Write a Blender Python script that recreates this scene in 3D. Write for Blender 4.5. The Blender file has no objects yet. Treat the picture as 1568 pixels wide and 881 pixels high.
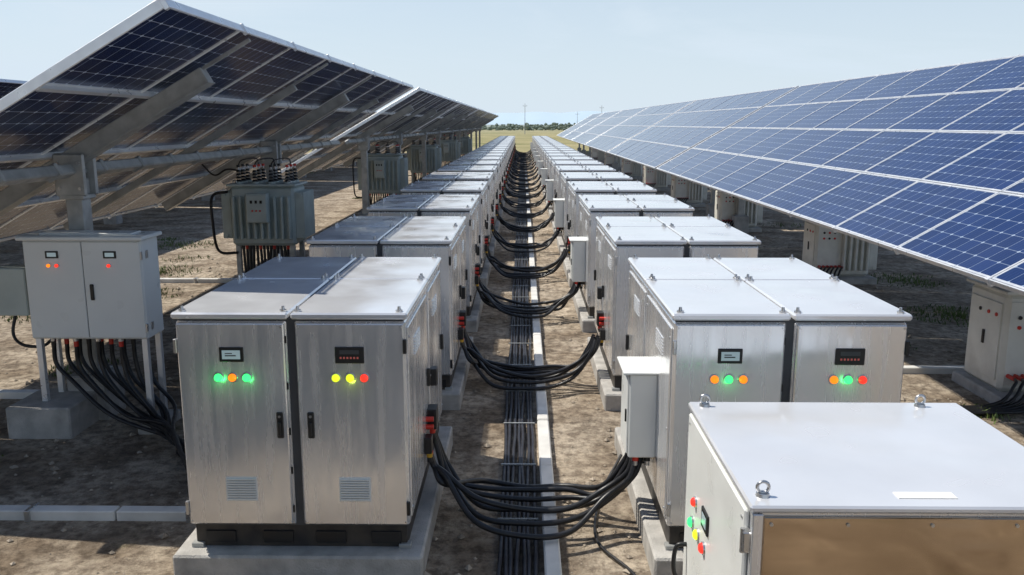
import bpy, math, random
from mathutils import Matrix, Vector, noise
random.seed(7)
R=math.radians
sc=bpy.context.scene
# ---------------------------------------------------------------- materials
def mat(name,col,rough=.5,metal=0.,var=.12,nscale=3.,bump=0.,bscale=40.,emit=None,es=0.,rvar=.1,dirt=0.,coat=0.,spec=.5,bdist=.02,brushed=None):
    m=bpy.data.materials.new(name); m.use_nodes=True
    nt=m.node_tree; N=nt.nodes; L=nt.links
    p=N['Principled BSDF']
    p.inputs['Base Color'].default_value=(*col,1); p.inputs['Roughness'].default_value=rough
    p.inputs['Metallic'].default_value=metal; p.inputs['Coat Weight'].default_value=coat
    p.inputs['Specular IOR Level'].default_value=spec
    if emit:
        p.inputs['Emission Color'].default_value=(*emit,1); p.inputs['Emission Strength'].default_value=es
        return m
    g=N.new('ShaderNodeNewGeometry')
    n=N.new('ShaderNodeTexNoise'); n.inputs['Scale'].default_value=nscale; n.inputs['Detail'].default_value=4
    n.inputs['Roughness'].default_value=.5
    L.new(g.outputs['Position'],n.inputs['Vector'])
    r=N.new('ShaderNodeMapRange'); r.inputs['From Min'].default_value=.3; r.inputs['From Max'].default_value=.7
    r.inputs['To Min'].default_value=1-var; r.inputs['To Max'].default_value=1+var*.6
    L.new(n.outputs['Fac'],r.inputs['Value'])
    mx=N.new('ShaderNodeVectorMath'); mx.operation='SCALE'; mx.inputs[0].default_value=col
    L.new(r.outputs[0],mx.inputs['Scale'])
    out=mx.outputs[0]
    if dirt>0:
        n3=N.new('ShaderNodeTexNoise'); n3.inputs['Scale'].default_value=5; n3.inputs['Detail'].default_value=5
        L.new(g.outputs['Position'],n3.inputs['Vector'])
        sx=N.new('ShaderNodeSeparateXYZ'); L.new(g.outputs['Position'],sx.inputs[0])
        h=N.new('ShaderNodeMapRange'); h.inputs['From Min'].default_value=.2; h.inputs['From Max'].default_value=.8
        h.inputs['To Min'].default_value=.35; h.inputs['To Max'].default_value=-.2
        L.new(sx.outputs['Z'],h.inputs['Value'])
        ad=N.new('ShaderNodeMath'); ad.operation='ADD'; L.new(n3.outputs['Fac'],ad.inputs[0]); L.new(h.outputs[0],ad.inputs[1])
        rr=N.new('ShaderNodeMapRange'); rr.inputs['From Min'].default_value=.50; rr.inputs['From Max'].default_value=1.0
        rr.inputs['To Max'].default_value=dirt
        L.new(ad.outputs[0],rr.inputs['Value'])
        mm=N.new('ShaderNodeMix'); mm.data_type='RGBA'; L.new(rr.outputs[0],mm.inputs['Factor'])
        L.new(out,mm.inputs[6]); mm.inputs[7].default_value=(.30,.24,.17,1)
        out=mm.outputs[2]
    L.new(out,p.inputs['Base Color'])
    n2=N.new('ShaderNodeTexNoise'); n2.inputs['Scale'].default_value=nscale*1.7; n2.inputs['Detail'].default_value=2
    if brushed:
        mp=N.new('ShaderNodeMapping'); mp.inputs['Scale'].default_value=brushed; L.new(g.outputs['Position'],mp.inputs[0]); L.new(mp.outputs[0],n2.inputs['Vector'])
        n2.inputs['Detail'].default_value=4
    else: L.new(g.outputs['Position'],n2.inputs['Vector'])
    r2=N.new('ShaderNodeMapRange'); r2.inputs['From Min'].default_value=.3; r2.inputs['From Max'].default_value=.7
    r2.inputs['To Min'].default_value=max(.03,rough-rvar); r2.inputs['To Max'].default_value=min(1,rough+rvar)
    L.new(n2.outputs['Fac'],r2.inputs['Value']); L.new(r2.outputs[0],p.inputs['Roughness'])
    if bump>0:
        n4=N.new('ShaderNodeTexNoise'); n4.inputs['Scale'].default_value=bscale; n4.inputs['Detail'].default_value=0 if bscale<5 else 8
        L.new(g.outputs['Position'],n4.inputs['Vector'])
        b=N.new('ShaderNodeBump'); b.inputs['Strength'].default_value=bump; b.inputs['Distance'].default_value=bdist
        L.new(n4.outputs['Fac'],b.inputs['Height']); L.new(b.outputs[0],p.inputs['Normal'])
    return m
M={}
M['paint']=mat('cabinet_paint',(.86,.86,.865),.24,.68,.03,1.2,1.,1.4,dirt=.22,rvar=.08,bdist=.05,brushed=(9,9,.6))
M['roof']=mat('cabinet_roof',(.82,.83,.85),.19,.40,.06,1.6,.8,1.3,dirt=.0,rvar=.10,bdist=.03)
M['seam']=mat('dark_seam',(.06,.063,.068),.6,0)
M['blk']=mat('black_plastic',(.012,.012,.013),.45)
M['base']=mat('black_base',(.014,.014,.016),.55,dirt=.2)
M['white']=mat('white_paint',(.76,.78,.76),.35,0,.04,2,dirt=.25)
M['label']=mat('label',(.82,.82,.80),.5)
M['steel']=mat('steel',(.60,.60,.60),.3,.9)
M['stain']=mat('stainless_panel',(.56,.44,.32),.17,1.,.18,1.2,1.,2.2,dirt=.1,rvar=.09,bdist=.09,brushed=(.8,.8,8))
M['conc']=mat('concrete',(.44,.425,.40),.9,0,.28,5,.6,60)
M['duct']=mat('duct',(.68,.67,.64),.6,0,.2,3,.1,40)
M['cable']=mat('cable_rubber',(.012,.012,.014),.40,0,.3,8,dirt=.0)
M['cabledust']=mat('cable_dusty',(.022,.022,.029),.45,0,.4,8)
M['red']=mat('red_gland',(.6,.035,.02),.4)
M['yel']=mat('yellow_gland',(.6,.35,.03),.4)
M['galv']=mat('galvanised_steel',(.42,.43,.42),.45,.4,.25,5,.05,20)
M['alu']=mat('aluminium_frame',(.80,.81,.82),.35,.5,.04,4)
M['tgreen']=mat('transformer_paint',(.46,.52,.50),.42,0,.12,3,dirt=.25)
M['tcream']=mat('transformer_cream',(.76,.76,.70),.42,0,.10,3,dirt=.3)
M['brown']=mat('porcelain',(.12,.035,.02),.25)
M['lcd']=mat('lcd',(.30,.36,.38),.2,emit=(.45,.6,.65),es=.3)
M['lg']=mat('lamp_green',(.0,.3,.05),.3,emit=(.05,1,.2),es=1.8)
M['lo']=mat('lamp_orange',(.4,.1,.0),.3,emit=(1,.22,.01),es=1.5)
M['ly']=mat('lamp_yellow',(.4,.3,.0),.3,emit=(.68,.92,.03),es=1.3)
M['lr']=mat('lamp_red',(.4,.02,.02),.3,emit=(1,.04,.02),es=1.3)
M['digit']=mat('digit',(.3,.02,.02),.3,emit=(1,.35,.3),es=.15)

def cellmat(name,dark,dark2,line,rough,lw,dust,spec=.5):
    m=bpy.data.materials.new(name); m.use_nodes=True
    nt=m.node_tree; N=nt.nodes; L=nt.links; p=N['Principled BSDF']
    p.inputs['Specular IOR Level'].default_value=spec
    uv=N.new('ShaderNodeUVMap'); uv.uv_map='UVMap'
    s=N.new('ShaderNodeSeparateXYZ'); L.new(uv.outputs[0],s.inputs[0])
    def M1(op,a,b=None):
        n=N.new('ShaderNodeMath'); n.operation=op
        for i,x in enumerate((a,b)):
            if x is None: continue
            if isinstance(x,(int,float)): n.inputs[i].default_value=x
            else: L.new(x,n.inputs[i])
        return n.outputs[0]
    d=[]
    for ax in 'XY':
        fr=M1('FRACT',s.outputs[ax]); d.append(M1('MINIMUM',fr,M1('SUBTRACT',1,fr)))
    line_m=M1('MAXIMUM',M1('LESS_THAN',d[0],lw),M1('LESS_THAN',d[1],lw))
    dia=M1('LESS_THAN',M1('ADD',d[0],d[1]),.11)
    bus=M1('FRACT',M1('MULTIPLY',s.outputs['X'],4)); bm=M1('LESS_THAN',bus,.05)
    msk=M1('MAXIMUM',M1('MULTIPLY',line_m,.6),dia); msk=M1('MAXIMUM',msk,M1('MULTIPLY',bm,.10))
    wn=N.new('ShaderNodeTexWhiteNoise'); wn.noise_dimensions='2D'
    fl=N.new('ShaderNodeVectorMath'); fl.operation='FLOOR'; L.new(uv.outputs[0],fl.inputs[0]); L.new(fl.outputs[0],wn.inputs['Vector'])
    mx=N.new('ShaderNodeMix'); mx.data_type='RGBA'; L.new(wn.outputs['Value'],mx.inputs['Factor'])
    mx.inputs[6].default_value=(*dark,1); mx.inputs[7].default_value=(*dark2,1)
    m2=N.new('ShaderNodeMix'); m2.data_type='RGBA'; L.new(msk,m2.inputs['Factor'])
    L.new(mx.outputs[2],m2.inputs[6]); m2.inputs[7].default_value=(*line,1)
    g=N.new('ShaderNodeNewGeometry'); n=N.new('ShaderNodeTexNoise'); n.inputs['Scale'].default_value=.5; n.inputs['Detail'].default_value=7
    L.new(g.outputs['Position'],n.inputs['Vector'])
    r=N.new('ShaderNodeMapRange'); r.inputs['From Min'].default_value=.4; r.inputs['From Max'].default_value=.8; r.inputs['To Max'].default_value=dust
    L.new(n.outputs['Fac'],r.inputs['Value'])
    m3=N.new('ShaderNodeMix'); m3.data_type='RGBA'; L.new(r.outputs[0],m3.inputs['Factor'])
    L.new(m2.outputs[2],m3.inputs[6]); m3.inputs[7].default_value=(.35,.33,.30,1)
    L.new(m3.outputs[2],p.inputs['Base Color'])
    r4=N.new('ShaderNodeMapRange'); r4.inputs['To Min'].default_value=rough*.6; r4.inputs['To Max'].default_value=rough*1.6
    L.new(n.outputs['Fac'],r4.inputs['Value']); L.new(r4.outputs[0],p.inputs['Roughness'])
    return m
M['pv']=cellmat('pv_glass',(.005,.019,.090),(.009,.028,.12),(.30,.37,.48),.10,.018,.04,.40)
M['pvb']=cellmat('pv_back',(.006,.015,.062),(.012,.026,.092),(.50,.55,.62),.20,.020,0.,.16)

# ---------------------------------------------------------------- mesh builder
class MB:
    def __init__(s): s.v=[];s.f=[];s.m=[];s.sm=[];s.uv=[];s.mats=[];s.M=Matrix.Identity(4)
    def mi(s,k):
        if k not in s.mats: s.mats.append(k)
        return s.mats.index(k)
    def add(s,vs,fs,k,sm=False,uvs=None):
        o=len(s.v); s.v+= [s.M@Vector(v) for v in vs]; mi=s.mi(k)
        for i,f in enumerate(fs):
            s.f.append([o+j for j in f]); s.m.append(mi); s.sm.append(sm); s.uv.append(uvs[i] if uvs else None)
    def box(s,x0,x1,y0,y1,z0,z1,k,b=0.):
        c=Vector(((x0+x1)/2,(y0+y1)/2,(z0+z1)/2)); h=Vector(((x1-x0)/2,(y1-y0)/2,(z1-z0)/2))
        b=min(b,min(h)*.9)
        if b<=0:
            vs=[(c.x+a*h.x,c.y+e*h.y,c.z+g*h.z) for a in(-1,1) for e in(-1,1) for g in(-1,1)]
            s.add(vs,[(0,1,3,2),(4,6,7,5),(0,4,5,1),(2,3,7,6),(0,2,6,4),(1,5,7,3)],k); return
        idx={};vs=[]
        for sg in [(a,e,g) for a in(-1,1) for e in(-1,1) for g in(-1,1)]:
            for ax in range(3):
                q=[c[i]+sg[i]*(h[i]-(0 if i==ax else b)) for i in range(3)]
                idx[(sg,ax)]=len(vs); vs.append(q)
        fs=[]
        for ax in range(3):
            o=[i for i in range(3) if i!=ax]
            for sgn in(-1,1):
                f=[]
                for a,e in((-1,-1),(1,-1),(1,1),(-1,1)):
                    g=[0]*3; g[ax]=sgn; g[o[0]]=a; g[o[1]]=e; f.append(idx[(tuple(g),ax)])
                fs.append(f)
            for a in(-1,1):
                for e in(-1,1):
                    g1=[0]*3;g2=[0]*3
                    g1[ax]=-1;g2[ax]=1
                    g1[o[0]]=g2[o[0]]=a; g1[o[1]]=g2[o[1]]=e
                    fs.append([idx[(tuple(g1),o[0])],idx[(tuple(g2),o[0])],idx[(tuple(g2),o[1])],idx[(tuple(g1),o[1])]])
        for sg in [(a,e,g) for a in(-1,1) for e in(-1,1) for g in(-1,1)]:
            fs.append([idx[(sg,0)],idx[(sg,1)],idx[(sg,2)]])
        out=[]
        for f in fs:
            p=[Vector(vs[i]) for i in f]; n=(p[1]-p[0]).cross(p[2]-p[0]); ce=sum(p,Vector())/len(p)
            out.append(f if n.dot(ce-c)>0 else f[::-1])
        s.add(vs,out,k)
    def cyl(s,p0,p1,r0,r1,k,n=12,cap=True):
        p0=Vector(p0);p1=Vector(p1);d=(p1-p0).normalized()
        a=d.orthogonal().normalized(); b=d.cross(a)
        vs=[];
        for p,r in((p0,r0),(p1,r1)):
            for i in range(n):
                t=2*math.pi*i/n; vs.append(p+a*math.cos(t)*r+b*math.sin(t)*r)
        s.add(vs,[(i,(i+1)%n,n+(i+1)%n,n+i) for i in range(n)],k,True)
        if cap: s.add(vs,[list(range(n))[::-1],list(range(n,2*n))],k)
    def tube(s,path,r,k,n=8):
        path=[Vector(p) for p in path]; a=None; vs=[]
        for i,p in enumerate(path):
            d=(path[min(i+1,len(path)-1)]-path[max(i-1,0)]).normalized()
            a=d.orthogonal().normalized() if a is None else (a-d*a.dot(d)).normalized()
            b=d.cross(a)
            for j in range(n):
                t=2*math.pi*j/n; vs.append(p+a*math.cos(t)*r+b*math.sin(t)*r)
        fs=[(i*n+j,i*n+(j+1)%n,(i+1)*n+(j+1)%n,(i+1)*n+j) for i in range(len(path)-1) for j in range(n)]
        s.add(vs,fs,k,True)
        s.add(vs[:n],[list(range(n))[::-1]],k); s.add(vs[-n:],[list(range(n))],k)
    def torus(s,c,R0,r,axis,k,n=14,m=6,arc=2*math.pi):
        c=Vector(c); ax=Vector(axis).normalized(); a=ax.orthogonal().normalized()
        if abs(ax.z)<.5: a=Vector((0,0,1))
        b=ax.cross(a)
        s.tube([c+a*math.cos(arc*i/n-arc/2)*R0+b*math.sin(arc*i/n-arc/2)*R0 for i in range(n+1)],r,k,m)
    def mesh(s,name):
        me=bpy.data.meshes.new(name); me.from_pydata([tuple(v) for v in s.v],[],s.f)
        for k in s.mats: me.materials.append(M[k])
        me.polygons.foreach_set('material_index',s.m); me.polygons.foreach_set('use_smooth',s.sm)
        if any(u for u in s.uv):
            ul=me.uv_layers.new(name='UVMap')
            for p,u in zip(me.polygons,s.uv):
                if u:
                    for li,q in zip(p.loop_indices,u): ul.data[li].uv=q
        me.update(); return me
def put(name,me,loc=(0,0,0),rz=0):
    o=bpy.data.objects.new(name,me); o.location=loc; o.rotation_euler=(0,0,rz); sc.collection.objects.link(o); return o
def spline(pts,n=10):
    P=[Vector(p) for p in pts]; P=[P[0]*2-P[1]]+P+[P[-1]*2-P[-2]]; out=[]
    for i in range(1,len(P)-2):
        for j in range(n):
            t=j/n; a,b,c,d=P[i-1:i+3]
            out.append(.5*((2*b)+(c-a)*t+(2*a-5*b+4*c-d)*t*t+(3*b-a-3*c+d)*t**3))
    out.append(P[-2]); return out

# ---------------------------------------------------------------- cabinets
def lamp(b,p,d,k,r=.03):
    p=Vector(p);d=Vector(d)
    b.cyl(p,p+d*.012,r*1.28,r*1.2,'steel',16)
    b.cyl(p+d*.012,p+d*.026,r,r*.92,k,16); b.cyl(p+d*.026,p+d*.036,r*.92,r*.5,k,16)
def cabinet(side,cols,boxed):
    b=MB(); W=1.9; D=2.93
    b.box(.03,W-.03,.03,D-.03,.23,.445,'base',.005)
    for x0 in(.12,.62,1.08,1.56):
        b.box(x0,x0+.26,.012,.031,.27,.38,'blk',.003)
    b.box(-.005,.10,-.005,.08,.225,.27,'galv',.004); b.box(W-.10,W+.005,-.005,.08,.225,.27,'galv',.004)
    b.box(.02,W-.02,.02,D-.02,.435,2.27,'seam')
    for x0,x1 in((0,.915),(.985,W)):
        for y0,y1 in((0,1.51),(1.55,D)):
            b.box(x0,x1,y0,y1,.45,2.252,'paint',.012)
            b.box(x0-(.025 if x0==0 else .022),x1+(.025 if x1==W else .024),y0-(.04 if y0==0 else 0),y1+(.03 if y1==D else .012),2.275,2.33,'roof',.014)
    for x in(.05,.89,1.01,1.85):
        for y in(.03,1.48,1.60,D-.04):
            b.cyl((x,y,2.33),(x,y,2.345),.03,.03,'steel',8); b.cyl((x,y,2.345),(x,y,2.375),.016,.012,'steel',8)
    for x0,x1 in((.010,.900),(1.000,W-.010)):
        b.box(x0,x1,-.032,-.003,.465,2.24,'paint',.010)
    for z in(.6,.95,1.3,1.7,2.1):
        b.box(.9015,.914,-.018,-.004,z-.03,z+.03,'blk')
    for z in(.62,2.05):
        b.box(W-.014,W+.012,-.055,-.02,z-.06,z+.06,'blk',.004); b.box(-.012,.014,-.055,-.02,z-.06,z+.06,'steel',.004)
    yf=-.004
    def fb(x0,x1,y0,y1,z0,z1,k,v=0.): b.box(x0,x1,y0+yf,y1+yf,z0,z1,k,v)
    fb(.36,.56,-.04,-.027,1.915,2.04,'blk',.004); fb(.385,.535,-.043,-.0395,1.94,2.015,'lcd'); fb(.41,.50,-.0445,-.0428,1.965,1.975,'seam'); fb(.41,.47,-.0445,-.0428,1.985,1.993,'seam')
    fb(1.32,1.56,-.04,-.027,1.905,2.045,'blk',.004)
    for i in range(6): fb(1.36+i*.028,1.375+i*.028,-.042,-.0395,1.945,1.962,'digit')
    fb(1.36,1.52,-.0415,-.0395,1.985,2.02,'seam')
    for i,c in enumerate(cols[:3]): lamp(b,(.34+i*.118,-.031,1.78),(0,-1,0),c,.034)
    for i,c in enumerate(cols[3:]): lamp(b,(1.32+i*.118,-.031,1.78),(0,-1,0),c,.034)
    for x in(.835,1.095):
        fb(x-.028,x+.028,-.045,-.026,1.25,1.48,'blk',.008); fb(x-.014,x+.014,-.075,-.044,1.28,1.40,'blk',.008)
        b.cyl((x,-.046,1.445),(x,-.056,1.445),.012,.012,'steel',10)
    for x in(.34,1.31):
        fb(x,x+.27,-.032,-.026,.68,.90,'white',.003)
        for i in range(9): fb(x+.012,x+.258,-.042,-.0315,.692+i*.0225,.706+i*.0225,'white',.003)
        for i in range(8): fb(x+.012,x+.258,-.0335,-.0318,.707+i*.0225,.713+i*.0225,'galv')
    for x in (.03,.88,1.02,W-.03):
        for z in(.49,2.21): b.cyl((x,-.031,z),(x,-.038,z),.008,.008,'steel',6)
    for sx,s in((0,-1),(W,1)):
        for y0,y1 in((.06,1.46),(1.6,D-.06)):
            xs=sorted((sx,sx+s*.016)); b.box(xs[0],xs[1],y0,y1,.5,2.19,'paint',.006)
            for z in(.58,1.3,2.1):
                for y in(y0+.04,y1-.04): b.cyl((sx+s*.016,y,z),(sx+s*.024,y,z),.012,.012,'steel',6)
            yh=y1-.12; xs=sorted((sx+s*.016,sx+s*.05)); b.box(xs[0],xs[1],yh-.02,yh+.02,1.28,1.46,'blk',.006)
            for i in range(6):
                xs=sorted((sx+s*.016,sx+s*.026)); b.box(xs[0],xs[1],y0+.35,y0+.75,1.85+i*.03,1.866+i*.03,'paint',.003)
    s=side; sx=W if s>0 else 0
    def sb(a,c,y0,y1,z0,z1,k,bv=.006):
        xs=sorted((sx+s*a,sx+s*c)); b.box(xs[0],xs[1],y0,y1,z0,z1,k,bv)
    sb(.016,.11,1.28,1.46,.84,1.05,'blk'); sb(.016,.09,.98,1.12,.70,.86,'blk'); sb(.016,.08,1.65,1.78,1.18,1.36,'blk')
    for y,z in((1.31,.80),(1.37,.80),(1.43,.80),(1.02,.66),(1.08,.66)):
        x=sx+s*.065
        b.cyl((x,y,z+.04),(x,y,z),.03,.03,'yel' if y<1.05 else 'red',10); b.cyl((x,y,z),(x,y,z-.05),.022,.026,'blk',10)
    for i,(y,z) in enumerate(((1.2,.98),(1.2,.9))):
        b.cyl((sx+s*.016,y,z),(sx+s*.09,y,z),.026,.026,'red',10)
    if boxed:
        sb(.016,.27,.62,1.14,.82,1.62,'white',.012); sb(.27,.285,.65,1.11,.85,1.59,'white',.006)
        sb(.0,.33,.60,1.16,1.62,1.64,'white',.004); sb(.285,.30,.68,.70,1.15,1.27,'blk',.003)
        for i in range(5):
            for x in(.08,.19):
                y=.70+i*.095; xx=sx+s*x
                b.cyl((xx,y,.82),(xx,y,.765),.03,.03,'red' if (i+int(x*10))%2 else 'blk',10); b.cyl((xx,y,.77),(xx,y,.72),.024,.024,'steel',10)
    return b.mesh('electrical_cabinet')
def plinth(w,d):
    b=MB(); b.box(-.12,w+.12,-.16,d+.12,-.1,.232,'conc',.018)
    return b.mesh('concrete_plinth')
CL=cabinet(1,['lg','lo','lg','ly','ly','lr'],False)
CR1=cabinet(-1,['lo','lg','lo','lo','lg','lr'],True)
CR2=cabinet(-1,['lo','lg','lo','lo','lg','lr'],False)
PL=plinth(1.9,2.93)
def plight(parent,p,col,e=.25):
    l=bpy.data.lights.new('indicator_light','POINT'); l.energy=e; l.color=col; l.shadow_soft_size=.02
    o=bpy.data.objects.new('indicator_light',l); sc.collection.objects.link(o); o.parent=parent; o.location=p
G=(.04,1,.16);O=(1,.3,.05);Y=(.7,1,.05);RD=(1,.08,.05)
P=4.45; NC=24
for i in range(NC):
    y=6.8+P*i
    a=put('electrical_cabinet',CL,(-2.865,y,0)); put('concrete_plinth',PL,(-2.865,y,0))
    c=put('electrical_cabinet',CR1 if i%2==0 else CR2,(1.25,y,0)); put('concrete_plinth',PL,(1.25,y,0))
    if i==0:
        plight(a,(.34,-.11,1.75),G,.22); plight(a,(.576,-.11,1.75),G,.18); plight(a,(1.438,-.11,1.73),Y,.12)
        plight(c,(.458,-.11,1.75),G,.22); plight(c,(1.438,-.11,1.75),G,.22)

# foreground low cabinet
b=MB(); X1=1.9; D=1.68; T=1.85
b.box(-.1,X1+.1,-.1,D+.1,-.1,.2,'conc',.015)
b.box(.03,X1-.03,.03,D-.03,.2,.32,'base')
b.box(0,X1,0,D,.32,T-.045,'paint',.01)
b.box(-.03,X1+.03,-.035,D+.03,T-.04,T,'roof',.012)
b.box(.05,X1-.01,-.018,-.001,.36,T-.07,'stain',.006)
for x in(.09,.5,.95,1.4,1.84): b.cyl((x,-.018,T-.11),(x,-.026,T-.11),.010,.010,'steel',8)
b.box(-.012,.045,-.03,-.001,.34,T-.05,'paint',.005)
b.box(-.03,-.002,.07,D-.02,.36,T-.07,'white',.01)
for z in(.55,1.62):
    b.box(-.05,-.002,.0,.07,z-.06,z+.06,'steel',.005); b.cyl((-.045,.035,z-.07),(-.045,.035,z+.07),.014,.014,'steel',10)
for x,y in((.07,.1),(X1-.28,D-.06),(.07,D-.07),(X1-.1,.1)):
    b.cyl((x,y,T),(x,y,T+.018),.04,.035,'steel',12); b.torus((x,y,T+.05),.032,.010,(0,1,0),'steel')
b.box(.80,1.12,.07,.15,T+.001,T+.004,'label')
b.box(-.045,-.028,.88,1.06,1.20,1.34,'blk',.004); b.box(-.048,-.044,.91,1.03,1.235,1.31,'lcd')
lamp(b,(-.03,1.30,1.25),(-1,0,0),'lr',.032)
for y,k in((1.38,'lg'),(1.19,'ly'),(1.0,'lr')): lamp(b,(-.03,y,1.06),(-1,0,0),k,.036)
b.tube(spline([(-.03,1.55,.52),(-.10,1.56,.54),(-.12,1.56,.65),(-.10,1.56,.78),(-.03,1.55,.80)],5),.017,'blk')
for y in(.12,D-.08):
    for z in(.42,1.72): b.cyl((-.03,y,z),(-.036,y,z),.01,.01,'steel',8)
fc=put('inverter_cabinet',b.mesh('inverter_cabinet'),(1.25,4.27,0))
plight(fc,(-.12,1.38,1.06),G,.08)

# ---------------------------------------------------------------- cables
def crossing(seed):
    rnd=random.Random(seed); b=MB()
    for i in range(7):
        dy=(i-3)*.07; h=rnd.uniform(-.04,.06); top=i%2
        zs=.78 if top else .66; ys=1.43-.06*(i%3) if top else 1.05+.03*(i%3)
        mid=.90+dy*2.4+rnd.uniform(-.10,.10); sag=.14+.045*(i%3)+h*.4
        b.tube(spline([(-.90,ys,zs),(-.86,ys,zs-.12),(-.74,ys-.12+rnd.uniform(-.1,.1),.42+h*2),(-.42,mid-.02,sag+.07+h),(0.05,mid-.08+rnd.uniform(-.07,.07),sag+.02),
                       (.45,mid-.03,sag+.03),(.78,.9+dy+rnd.uniform(-.07,.07),.30+h*2),(1.0+.05*(i%2),.90+dy,.58),(1.07+.06*(i%2),.92+dy*.75,.76)],8),.028,'cable',8)
    return b.mesh('power_cable_bundle')
CX=[crossing(s) for s in range(6)]
for i in range(NC): put('power_cable_bundle',CX[i%6],(0,6.8+P*i,0))
b=MB()
for k in range(7):
    x=-.20+.055*k
    pts=[]; y=2.
    while y<113:
        pts.append((x+.012*math.sin(y*.9+k*2.1)+random.uniform(-.010,.010),y,.035+random.uniform(0,.014))); y+=.5
    b.tube(pts,.023,'cabledust',6)
y=2.3
while y<112:
    b.box(-.235,.165,y,y+.022,.055,.074,'galv',.003); y+=1.35
put('ground_cable_trunk',b.mesh('ground_cable_trunk'))
b=MB(); y=1.5
while y<113:
    b.box(.20,.345,y,y+1.475,-.03,.11+random.uniform(-.006,.006),'duct',.014); y+=1.49
put('cable_duct',b.mesh('cable_duct'))
def duct(x0,x1,y,w=.14,h=.10,axis='x'):
    b=MB(); x=x0
    while x<x1-.1:
        e=min(x+1.98,x1); b.box(x,e,y,y+w,-.03,h,'duct',.01); x+=2.
    x=x0+.7
    while x<x1: b.box(x,x+.05,y-.03,y+w+.03,-.02,h+.012,'steel',.003); x+=1.6
    put('cable_duct',b.mesh('cable_duct'))
duct(-12,-2.98,7.75); duct(-12,-6.4,11.5); duct(3.2,12,12.9); duct(-12,-3,20.5)
b=MB()
b.tube(spline([(-3.0,10.6,.03),(-3.6,10.1,.03),(-4.1,9.5,.03),(-3.4,8.9,.03),(-3.1,8.2,.03)],8),.016,'cable',7)
b.tube(spline([(1.1,8.9,.25),(.85,8.4,.03),(.7,7.4,.03),(.95,6.8,.03),(1.1,6.3,.03)],8),.016,'cable',7)
put('loose_cable',b.mesh('loose_cable'))

# ---------------------------------------------------------------- solar arrays
def array(ncol,rafters,posts,ground):
    b=MB(); ml=2.3; mw=1.5; T=Matrix.Rotation(-R(30),4,'Y'); b.M=T
    for c in range(ncol):
        for r in range(4):
            x0=r*mw+.010; x1=(r+1)*mw-.010; y0=c*ml+.010; y1=(c+1)*ml-.010; f=.03
            b.box(x0,x1,y0,y0+f,-.04,.006,'alu'); b.box(x0,x1,y1-f,y1,-.04,.006,'alu')
            b.box(x0,x0+f,y0+f,y1-f,-.04,.006,'alu'); b.box(x1-f,x1,y0+f,y1-f,-.04,.006,'alu')
            u0=c*20+r*3; 
            q=[(x0+f,y0+f),(x1-f,y0+f),(x1-f,y1-f),(x0+f,y1-f)]; uv=[(u0,r*10),(u0,r*10+6),(u0+9,r*10+6),(u0+9,r*10)]
            tz=[random.uniform(-.004,.004) for _ in range(3)]; tz.append(tz[0]-tz[1]+tz[2])
            b.add([(x,y,z-.003) for (x,y),z in zip(q,tz)],[(0,1,2,3)],'pv',uvs=[uv])
            b.add([(x,y,-.025) for x,y in q],[(3,2,1,0)],'pvb',uvs=[uv[::-1]])
    Lh=ncol*ml
    for s in(1.5,3.0,4.5):
        b.box(s-.028,s+.028,.02,Lh-.02,-.09,-.042,'alu')
    b.box(-.02,.0,0,Lh,-.05,.01,'alu'); b.box(6.0,6.03,-.02,Lh+.02,-.09,.012,'alu',.006)
    b.box(0,6,-.025,0,-.09,.012,'alu',.006); b.box(0,6,Lh,Lh+.025,-.09,.012,'alu',.006)
    y=0
    while y<=Lh:
        b.box(5.99,6.045,y-.03,y+.03,-.11,.022,'alu',.004); b.box(-.035,.02,y-.03,y+.03,-.08,.02,'alu',.004); y+=2.3
    for y in rafters:
        big=y in posts; w=.10 if big else .055; d=.20 if big else .12
        b.box(.3,5.25,y-w,y+w,-.095-d,-.095,'galv',.008)
        if big: b.box(.3,5.25,y-w-.03,y+w+.03,-.108-d,-.095-d,'galv')
        b.box(5.25,5.95,y-.03,y+.03,-.13,-.092,'galv',.004)
    bz=-.34
    b.box(3.04,3.20,-.3,Lh-.1,bz-.07,bz+.07,'galv',.02)
    y=.9
    while y<Lh-.5:
        b.box(3.01,3.23,y-.03,y+.03,bz-.09,bz+.09,'galv',.02); y+=1.15
    pc=T@Vector((3.12,0,bz)); b.M=Matrix.Identity(4)
    for y in posts:
        b.box(pc.x-.11,pc.x+.11,y-.11,y+.11,-ground+.2,pc.z-.1,'galv',.01)
        b.box(pc.x-.2,pc.x+.2,y-.17,y-.12,pc.z-.32,pc.z+.22,'galv',.03); b.box(pc.x-.2,pc.x+.2,y+.12,y+.17,pc.z-.32,pc.z+.22,'galv',.03)
        b.box(pc.x-.16,pc.x+.16,y-.16,y+.16,pc.z-.36,pc.z-.30,'galv',.01)
        for dx in(-.13,.13):
            for dz in(-.22,.1): b.cyl((pc.x+dx,y-.17,pc.z+dz),(pc.x+dx,y-.19,pc.z+dz),.022,.022,'steel',6)
        b.box(pc.x-.26,pc.x+.26,y-.26,y+.26,-ground-.1,-ground+.6,'conc',.02)
        b.box(pc.x-.17,pc.x+.17,y-.17,y+.17,-ground+.6,-ground+.63,'galv',.01)
    return b.mesh('solar_panel_array')
A8=array(8,[2.6,6.9,11.2,15.5],[2.6,11.2],2.0)
A13=array(13,[3.,7.3,11.6,15.9,20.2,24.5,28.6],[3.,11.6,20.2,28.6],2.22)
A8b=array(8,[2.6,6.9,11.2,15.5],[2.6,11.2],2.22)
put('solar_panel_array',A8,(-8.6,8.3,2.0)); put('solar_panel_array',A8,(-8.6,5.4-18.4,2.0))
for i in range(5): put('solar_panel_array',A8,(-8.6,28.4+18.9*i,2.0))
put('solar_panel_array',A13,(5,2.1,2.22))
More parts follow.
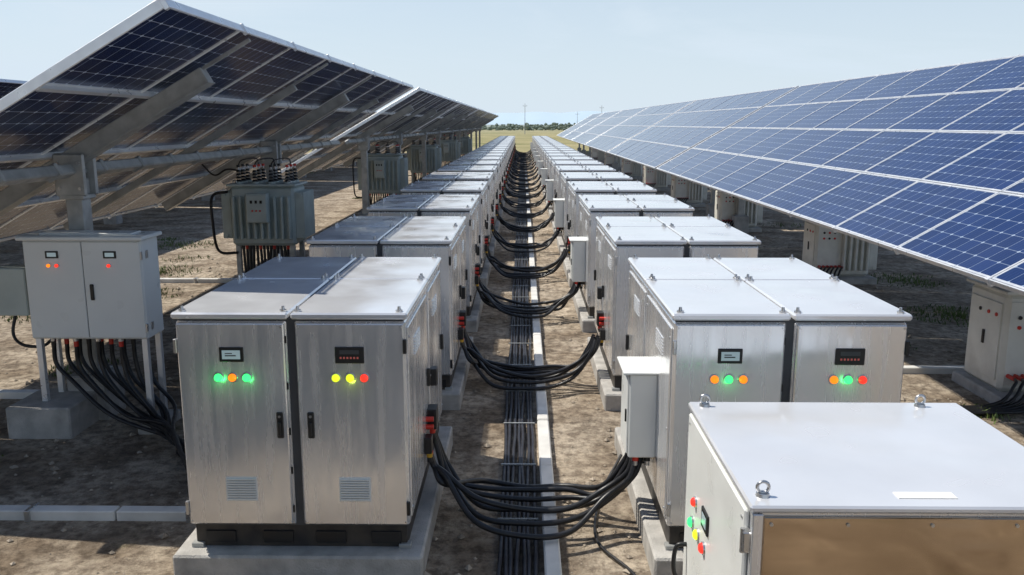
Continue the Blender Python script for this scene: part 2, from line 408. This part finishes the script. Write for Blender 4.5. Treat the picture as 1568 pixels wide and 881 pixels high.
for i in range(5): put('solar_panel_array',A8b,(5,32.5+18.9*i,2.22))
for k in range(6):
    put('solar_panel_array',A8,(-18.97,3+18.9*k,2.0)); put('solar_panel_array',A8b,(15.4,3+18.9*k,2.22))
    put('solar_panel_array',A8,(-29.3,3+18.9*k,2.0))

# ---------------------------------------------------------------- transformers
def transformer(k,leg,H,W,D,bush=4):
    b=MB(); z0=leg; z1=leg+H; grn=k=='tgreen'
    b.box(-W/2,W/2,-D/2,D/2,z0,z1,k,.06)
    b.box(-W/2-.05,W/2+.05,-D/2-.05,D/2+.05,z1,z1+.05,k,.01)
    n=8
    for sx in((-1,1) if grn else (1,)):
        for i in range(n):
            y=-D/2+.08+(D-.16)*i/(n-1); xs=sorted((sx*W/2,sx*(W/2+.2))); b.box(xs[0],xs[1],y-.03,y+.03,z0+.15,z1-.12,k,.014)
        for z in(z0+.2,z1-.18): b.cyl((sx*(W/2+.12),-D/2,z),(sx*(W/2+.12),D/2,z),.035,.035,k,10)
    for i in range(9):
        x=-W/2+.1+(W-.2)*i/8
        if grn or x>-.1: b.box(x-.03,x+.03,-D/2-.13,-D/2,z0+.15,z1-.2,k,.016)
    if grn:
        b.box(-.24,.2,-D/2-.34,-D/2-.14,z0+.42*H,z0+.90*H,k,.015); b.box(-.22,.18,-D/2-.352,-D/2-.34,z0+.45*H,z0+.87*H,k,.006)
        for x in(-.12,-.02,.08): b.box(x-.025,x+.025,-D/2-.36,-D/2-.35,z0+.74*H,z0+.79*H,'blk',.003)
        for i in range(3): b.cyl((-.1+i*.08,-D/2-.35,z0+.62*H),(-.1+i*.08,-D/2-.37,z0+.62*H),.02,.02,'red',8)
    else:
        b.box(-W/2+.04,-.16,-D/2-.02,-D/2,z0+.12,z1-.1,k,.008)
        for i in range(3):
            for j in range(2): b.cyl((-W/2+.18+i*.13,-D/2-.02,z1-.32-.14*j),(-W/2+.18+i*.13,-D/2-.035,z1-.32-.14*j),.028,.028,'red' if (i+j)%2 else 'blk',8)
        b.box(-W/2-.02,-W/2,-D/2+.1,D/2-.1,z0+.15,z1-.15,k,.006); b.box(-W/2-.04,-W/2-.02,-.05,.0,z0+.6,z0+.8,'blk',.004)
        for y in(-.3,-.1,.12): b.cyl((-W/2-.02,y,z1-.32),(-W/2-.035,y,z1-.32),.028,.028,'red' if y<0 else 'blk',8)
    for i in range(bush):
        x=-W/2+.16+(W-.32)*i/(bush-1)
        for yy in(-.3,0,.3):
            dk='blk' if grn else 'brown'
            b.cyl((x,yy,z1+.05),(x,yy,z1+.09),.08,.08,k,12); hh=.065
            for j in range(4): b.cyl((x,yy,z1+.09+j*hh),(x,yy,z1+.09+j*hh+hh*.7),.075-j*.008,.04,dk,12)
            b.cyl((x,yy,z1+.09+4*hh),(x,yy,z1+.17+4*hh),.018,.018,'steel',8); b.cyl((x,yy,z1+.13+4*hh),(x,yy,z1+.18+4*hh),.036,.036,'red' if (i%2 or not grn) else 'blk',8)
        if grn and i<bush-1:
            x2=x+(W-.32)/(bush-1); zt=z1+.16+4*hh
            b.tube(spline([(x,-.3,zt),(x+.1,-.34,zt+.12),(x2-.05,.0,zt+.14),(x2,.0,zt)],5),.014,'cable',6)
    b.torus((-W/2+.1,-D/2+.08,z1+.08),.04,.012,(0,1,0),'steel'); b.torus((W/2-.1,-D/2+.08,z1+.08),.04,.012,(0,1,0),'steel')
    if leg>.3:
        for x in(-W/2+.1,W/2-.1):
            for y in(-D/2+.1,D/2-.1): b.box(x-.05,x+.05,y-.05,y+.05,0,z0,'galv',.005)
        for i in range(14):
            x=-W/2+.2+(W-.4)*i/13
            b.cyl((x,-D/2+.1,z0),(x,-D/2+.1,z0-.08),.035,.035,'red' if i%4==1 else 'blk',8)
            b.tube(spline([(x,-D/2+.1,z0-.05),(x+random.uniform(-.05,.05),-D/2+.08,z0*.5),(x+.15,-D/2+.0,.2),(x+.7,-D/2-.1,.17)],6),.03,'cable',7)
        b.tube(spline([(-W/2,-D/2-.1,z1-.1),(-W/2-.32,-D/2-.12,z1-.2),(-W/2-.35,-D/2-.1,z0+.5),(-W/2-.3,-D/2,z0-.1),(-W/2+.1,-D/2,z0-.15)],6),.03,'cable',7)
        b.tube(spline([(-W/2+.2,-.18,z1+.3),(-W/2-.1,-.25,z1+.34),(-W/2-.35,-.3,z1+.22),(-W/2-.6,-.3,z1+.45)],6),.02,'cable',6)
        b.box(-W/2-.2,W/2+.2,-D/2-.2,D/2+.2,-.1,.15,'conc',.02)
    else:
        b.box(-W/2-.1,W/2+.1,-D/2-.3,D/2+.1,-.1,z0,'conc',.02)
        for i in range(6):
            z=z0+.25; x=-W/2+.1+.1*i
            b.cyl((x,-D/2-.0,z),(x,-D/2-.2,z),.03,.03,'red',8)
            b.tube(spline([(x,-D/2-.2,z),(x-.08,-D/2-.34,z-.03),(x-.35,-D/2-.4-.03*i,.12),(x-1.2,-D/2-.35-.05*i,.06),(x-4.0,-D/2-.1-.05*i,.05)],6),.024,'cable',7)
    return b.mesh('transformer')
TG0=transformer('tgreen',1.32,1.25,1.35,.95)
TG=transformer('tgreen',.95,1.6,1.6,1.1)
TC=transformer('tcream',.15,1.4,1.35,1.0,4)
put('transformer',TG0,(-5.45,18.2,0))
for y in(36.5,52,68,84): put('transformer',TG,(-5.95,y,0))
put('transformer',TC,(7.35,12.0,0))
for y in(21.3,31.5,41,51,62,75,90): put('transformer',TC,(7.9,y,0))

# ---------------------------------------------------------------- left control cabinet
b=MB(); w=1.45; d=.48; z0=1.22; z1=2.46
b.box(0,w,0,d,z0,z1,'white',.012)
b.box(-.05,w+.05,-.07,d+.05,z1,z1+.05,'white',.012)
b.box(.15,w-.15,.1,d-.1,z1+.05,z1+.075,'white',.01)
b.box(.012,w/2-.005,-.022,-.001,z0+.02,z1-.02,'white',.006); b.box(w/2+.005,w-.012,-.022,-.001,z0+.02,z1-.02,'white',.006)
b.box(w/2-.005,w/2+.005,-.006,0,z0+.02,z1-.02,'seam')
for x in(.36,1.07):
    b.box(x-.08,x+.08,-.032,-.021,z1-.22,z1-.13,'blk',.004); b.box(x-.055,x+.055,-.034,-.031,z1-.20,z1-.15,'lcd')
for x,k in((.31,'lo'),(.41,'lr'),(1.05,'lr')): lamp(b,(x,-.022,z1-.31),(0,-1,0),k,.022)
b.box(w/2+.07,w/2+.115,-.045,-.02,z0+.5,z0+.7,'blk',.008)
for z in(z0+.15,z0+1.05): b.box(w-.008,w+.01,-.03,.01,z-.05,z+.05,'steel',.003); b.box(w+.001,w+.012,.1,.16,z-.05,z+.05,'steel',.003)
for x in(.06,w-.06):
    for y in(.05,d-.05): b.box(x-.035,x+.035,y-.035,y+.035,0.1 if x>.5 else .38,z0,'alu',.004)
b.box(w-.2,w+.1,-.08,d+.08,-.1,.12,'conc',.015); b.box(-.3,.5,-.25,d+.1,-.1,.4,'conc',.02)
b.box(-.42,-.05,.05,.42,1.5,2.1,'tgreen',.012); b.box(-.05,.0,.1,.35,1.7,1.9,'steel')
b.tube(spline([(-.3,.2,1.5),(-.33,.15,1.25),(-.2,.1,1.12),(.05,.1,1.1),(.2,.1,1.2)],6),.02,'cable')
for i in range(12):
    x=.20+i*.095; yy=.10+.13*(i%3)
    b.cyl((x,yy,z0),(x,yy,z0-.05),.035,.035,'steel',10); b.cyl((x,yy,z0-.05),(x,yy,z0-.12),.03,.03,'red' if i%2 else 'blk',10)
    j=i/11
    b.tube(spline([(x,yy,z0-.08),(x+.01,yy,z0-.35),(x+.10+.1*(1-j),yy-.05,.68-.1*j),(x+.42+.35*(1-j),yy-.25,.28+.02*(i%3)),(w+.35+.2*j,-.45-.3*j,.12+.05*(i%4)),(w+1.2,-1.0-.25*(i%4),.14+.06*(i%3)),(w+1.86,-1.3-.12*(i%4),.35)],8),.027,'cable',7)
put('control_cabinet',b.mesh('control_cabinet'),(-6.1,10.2,0))

# ---------------------------------------------------------------- ground
def ground():
    m=bpy.data.materials.new('dirt_ground'); m.use_nodes=True; nt=m.node_tree;N=nt.nodes;L=nt.links;p=N['Principled BSDF']
    p.inputs['Roughness'].default_value=.95; p.inputs['Specular IOR Level'].default_value=.2
    g=N.new('ShaderNodeNewGeometry')
    def nz(s,d=8,r=.6):
        n=N.new('ShaderNodeTexNoise'); n.inputs['Scale'].default_value=s; n.inputs['Detail'].default_value=d; n.inputs['Roughness'].default_value=r
        L.new(g.outputs['Position'],n.inputs['Vector']); return n.outputs['Fac']
    def ramp(v,a,b,c0,c1):
        r=N.new('ShaderNodeValToRGB'); r.color_ramp.elements[0].position=a; r.color_ramp.elements[1].position=b
        r.color_ramp.elements[0].color=(*c0,1); r.color_ramp.elements[1].color=(*c1,1); L.new(v,r.inputs[0]); return r.outputs[0]
    def mix(f,a,b,mode='MIX'):
        x=N.new('ShaderNodeMix'); x.data_type='RGBA'; x.blend_type=mode
        if isinstance(f,float): x.inputs[0].default_value=f
        else: L.new(f,x.inputs[0])
        for i,q in((6,a),(7,b)):
            if isinstance(q,tuple): x.inputs[i].default_value=(*q,1)
            else: L.new(q,x.inputs[i])
        return x.outputs[2]
    base=ramp(nz(.8),.36,.62,(.29,.23,.17),(.60,.52,.42))
    fine=ramp(nz(7,10,.7),.40,.58,(.5,.47,.45),(1.1,1.08,1.05))
    base=mix(1.,base,fine,'MULTIPLY')
    damp=ramp(nz(1.1,9,.72),.52,.60,(0,0,0),(.85,.85,.85)); base=mix(damp,base,mix(.6,base,(.12,.09,.065)))
    gr=ramp(nz(.35,9,.78),.61,.69,(0,0,0),(.65,.65,.65)); base=mix(gr,base,(.12,.135,.05))
    s=N.new('ShaderNodeSeparateXYZ'); L.new(g.outputs['Position'],s.inputs[0])
    r=N.new('ShaderNodeMapRange'); r.inputs['From Min'].default_value=112; r.inputs['From Max'].default_value=122; L.new(s.outputs['Y'],r.inputs['Value'])
    grass=ramp(nz(.05,8,.7),.35,.65,(.20,.20,.085),(.42,.36,.20))
    base=mix(r.outputs[0],base,grass)
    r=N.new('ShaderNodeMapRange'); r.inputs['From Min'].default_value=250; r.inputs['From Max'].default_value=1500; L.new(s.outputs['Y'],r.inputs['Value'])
    base=mix(r.outputs[0],base,(.28,.32,.30))  # far ground fades to a haze tint painted into the colour
    L.new(base,p.inputs['Base Color'])
    b1=N.new('ShaderNodeBump'); b1.inputs['Strength'].default_value=1.; b1.inputs['Distance'].default_value=.26; L.new(nz(2.2,10,.62),b1.inputs['Height'])
    b2=N.new('ShaderNodeBump'); b2.inputs['Strength'].default_value=.9; b2.inputs['Distance'].default_value=.04; L.new(nz(22,8,.7),b2.inputs['Height']); L.new(b1.outputs[0],b2.inputs['Normal'])
    L.new(b2.outputs[0],p.inputs['Normal'])
    M['ground']=m
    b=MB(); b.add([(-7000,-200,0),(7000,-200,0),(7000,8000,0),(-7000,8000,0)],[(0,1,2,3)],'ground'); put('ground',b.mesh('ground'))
ground()
M['stone']=mat('stone',(.40,.34,.27),.9,0,.4,6,.3,60)
M['grassb']=mat('grass_blade',(.12,.17,.045),.7,0,.4,2)
M['foliage']=mat('foliage',(.17,.21,.17),.9,0,.3,.1)  # leaf colour lightened to paint in distance haze
M['hill']=mat('hill_haze',(.44,.56,.67),1,0,.05,.002)  # bluish distance haze painted into the hill's base colour
b=MB()
for i in range(7000):
    x=random.uniform(-9,9); y=3+random.random()**1.6*32; r=random.choice((.010,.012,.018,.02,.03,.05))*random.uniform(.6,1.2)
    vs=[(x+r*random.uniform(.7,1.3)*a,y+r*random.uniform(.7,1.3)*c,.3*r+r*random.uniform(.5,.9)*e) for a,c,e in((1,0,0),(-1,0,0),(0,1,0),(0,-1,0),(0,0,1),(0,0,-1))]
    b.add(vs,[(0,2,4),(2,1,4),(1,3,4),(3,0,4),(2,0,5),(1,2,5),(3,1,5),(0,3,5)],'stone')
put('loose_stones',b.mesh('loose_stones'))
b=MB()
cl=[(-6.8,9.0,.8,380),(-5.3,7.1,.3,60),(8.8,17.,1.0,520),(9.6,15.2,.6,260),(6.6,14.6,.4,80),(6.2,11,.4,90),(5.0,9.8,.3,60),(-9.5,22,1.0,300),(-10,17,.9,300),(5.4,24,.7,120),(-4.0,15.5,.4,60),(9.5,21,1.1,300),(-7,13,.6,160),(-11,27,1.2,300),(-12,14,.9,260),(-8.5,19,.7,160)]
for _ in range(60): cl.append((random.choice((-1,1))*random.uniform(8,25),random.uniform(14,110),random.uniform(.3,1.),80))
for cx,cy,rr,n in cl:
    for i in range(n):
        a=random.uniform(0,6.28); q=rr*random.random()**.7; x=cx+math.cos(a)*q; y=cy+math.sin(a)*q; h=random.uniform(.04,.13)*(1.2-q/rr*.6); t=random.uniform(0,6.28); w=random.uniform(.008,.018)
        lx=random.uniform(-.7,.7)*h; ly=random.uniform(-.7,.7)*h; c,s_=math.cos(t)*w,math.sin(t)*w
        b.add([(x-c,y-s_,0),(x+c,y+s_,0),(x+lx*.4+c*.7,y+ly*.4+s_*.7,h*.6),(x+lx*.4-c*.7,y+ly*.4-s_*.7,h*.6),(x+lx,y+ly,h)],[(0,1,2,3),(3,2,4)],'grassb')
put('grass_patch',b.mesh('grass_patch'))
b=MB()
import bmesh
bm=bmesh.new(); bmesh.ops.create_icosphere(bm,subdivisions=1,radius=1); iv=[v.co.copy() for v in bm.verts]; iff=[[v.index for v in f.verts] for f in bm.faces]; bm.free()
for i in range(5000):
    x=random.uniform(-420,420); dens=noise.noise(Vector((x*.02,3,0)))
    y=random.uniform(520,680); hmax=2.6+3.8*max(0,dens+.30)
    z=random.uniform(.3,hmax)*random.uniform(.5,1); r=random.uniform(.7,1.6)
    b.add([(x+v.x*r*random.uniform(.6,1.3),y+v.y*r,z+v.z*r*random.uniform(.5,1.1)) for v in iv],iff,'foliage')
for i in range(120):
    x=random.uniform(-420,420); b.cyl((x,530,0),(x,530,3),.25,.15,'foliage',5)
put('distant_tree_line',b.mesh('distant_tree_line'))
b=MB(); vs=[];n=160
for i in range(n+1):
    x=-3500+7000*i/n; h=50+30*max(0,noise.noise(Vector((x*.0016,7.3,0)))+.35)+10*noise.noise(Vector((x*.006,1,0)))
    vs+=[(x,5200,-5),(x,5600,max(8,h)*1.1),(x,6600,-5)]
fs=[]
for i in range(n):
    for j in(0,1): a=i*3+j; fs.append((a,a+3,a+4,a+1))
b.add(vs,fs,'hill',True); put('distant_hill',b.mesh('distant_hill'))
def pole(x,y,h):
    b=MB(); b.cyl((0,0,-.2),(0,0,h),.14,.07,'galv',8); b.box(-.8,.8,-.04,.04,h-1,h-.9,'galv')
    for dx in(-.7,0,.7): b.cyl((dx,0,h-.9),(dx,0,h-.6),.05,.03,'brown',6)
    put('utility_pole',b.mesh('utility_pole'),(x,y,0))
pole(.9,330,11.5); pole(31,340,11); pole(24,380,9)

# ---------------------------------------------------------------- sky, sun
EL=57.; sd=Vector((-.9,.42,0)).normalized()
w=bpy.data.worlds.new('World'); sc.world=w; w.use_nodes=True; N=w.node_tree.nodes; L=w.node_tree.links
bg=N['Background']; sky=N.new('ShaderNodeTexSky'); sky.sky_type='NISHITA'; sky.sun_disc=False
sky.sun_elevation=R(EL); sky.sun_rotation=math.atan2(sd.x,sd.y); sky.dust_density=.4; sky.air_density=1.0; sky.ozone_density=2.5
tc=N.new('ShaderNodeTexCoord'); sx=N.new('ShaderNodeSeparateXYZ'); L.new(tc.outputs['Generated'],sx.inputs[0])
cr=N.new('ShaderNodeValToRGB'); L.new(sx.outputs['Z'],cr.inputs[0])
e=cr.color_ramp.elements; e[0].position=0.; e[0].color=(.97,.97,.97,1); e[1].position=.5; e[1].color=(.0,.0,.0,1)
q=cr.color_ramp.elements.new(.13); q.color=(.74,.74,.74,1); q=cr.color_ramp.elements.new(.30); q.color=(.28,.28,.28,1)
mp=N.new('ShaderNodeMapping'); mp.inputs['Scale'].default_value=(1.,1.,5.); mp.inputs['Rotation'].default_value=(0,.25,0); L.new(tc.outputs['Generated'],mp.inputs[0])
cn=N.new('ShaderNodeTexNoise'); cn.inputs['Scale'].default_value=2.2; cn.inputs['Detail'].default_value=9; cn.inputs['Roughness'].default_value=.6; cn.inputs['Distortion'].default_value=.6; L.new(mp.outputs[0],cn.inputs['Vector'])
cm=N.new('ShaderNodeMapRange'); cm.inputs['From Min'].default_value=.48; cm.inputs['From Max'].default_value=.75; cm.inputs['To Max'].default_value=.30; L.new(cn.outputs['Fac'],cm.inputs['Value'])
ad=N.new('ShaderNodeMath'); ad.operation='ADD'; ad.use_clamp=True; L.new(cr.outputs[0],ad.inputs[0]); L.new(cm.outputs[0],ad.inputs[1])
mx=N.new('ShaderNodeMix'); mx.data_type='RGBA'; L.new(ad.outputs[0],mx.inputs[0]); L.new(sky.outputs[0],mx.inputs[6]); mx.inputs[7].default_value=(6.1,7.1,8.0,1)
L.new(mx.outputs[2],bg.inputs[0]); bg.inputs[1].default_value=.114
l=bpy.data.lights.new('sun','SUN'); l.energy=5.0; l.angle=R(.5); l.color=(1,.94,.83)
o=bpy.data.objects.new('sun',l); sc.collection.objects.link(o)
S=Vector((sd.x*math.cos(R(EL)),sd.y*math.cos(R(EL)),math.sin(R(EL))))
o.rotation_euler=S.to_track_quat('Z','Y').to_euler(); o.location=(-20,20,40)
# ---------------------------------------------------------------- camera
cam=bpy.data.cameras.new('camera'); cam.lens=29.85; cam.sensor_width=36; cam.clip_end=20000
co=bpy.data.objects.new('camera',cam); sc.collection.objects.link(co); co.location=(0,0,3.85)
co.rotation_euler=(R(90-10.9),0,R(.7)); sc.camera=co
sc.view_settings.view_transform='Standard'; sc.view_settings.look='None'; sc.view_settings.exposure=0
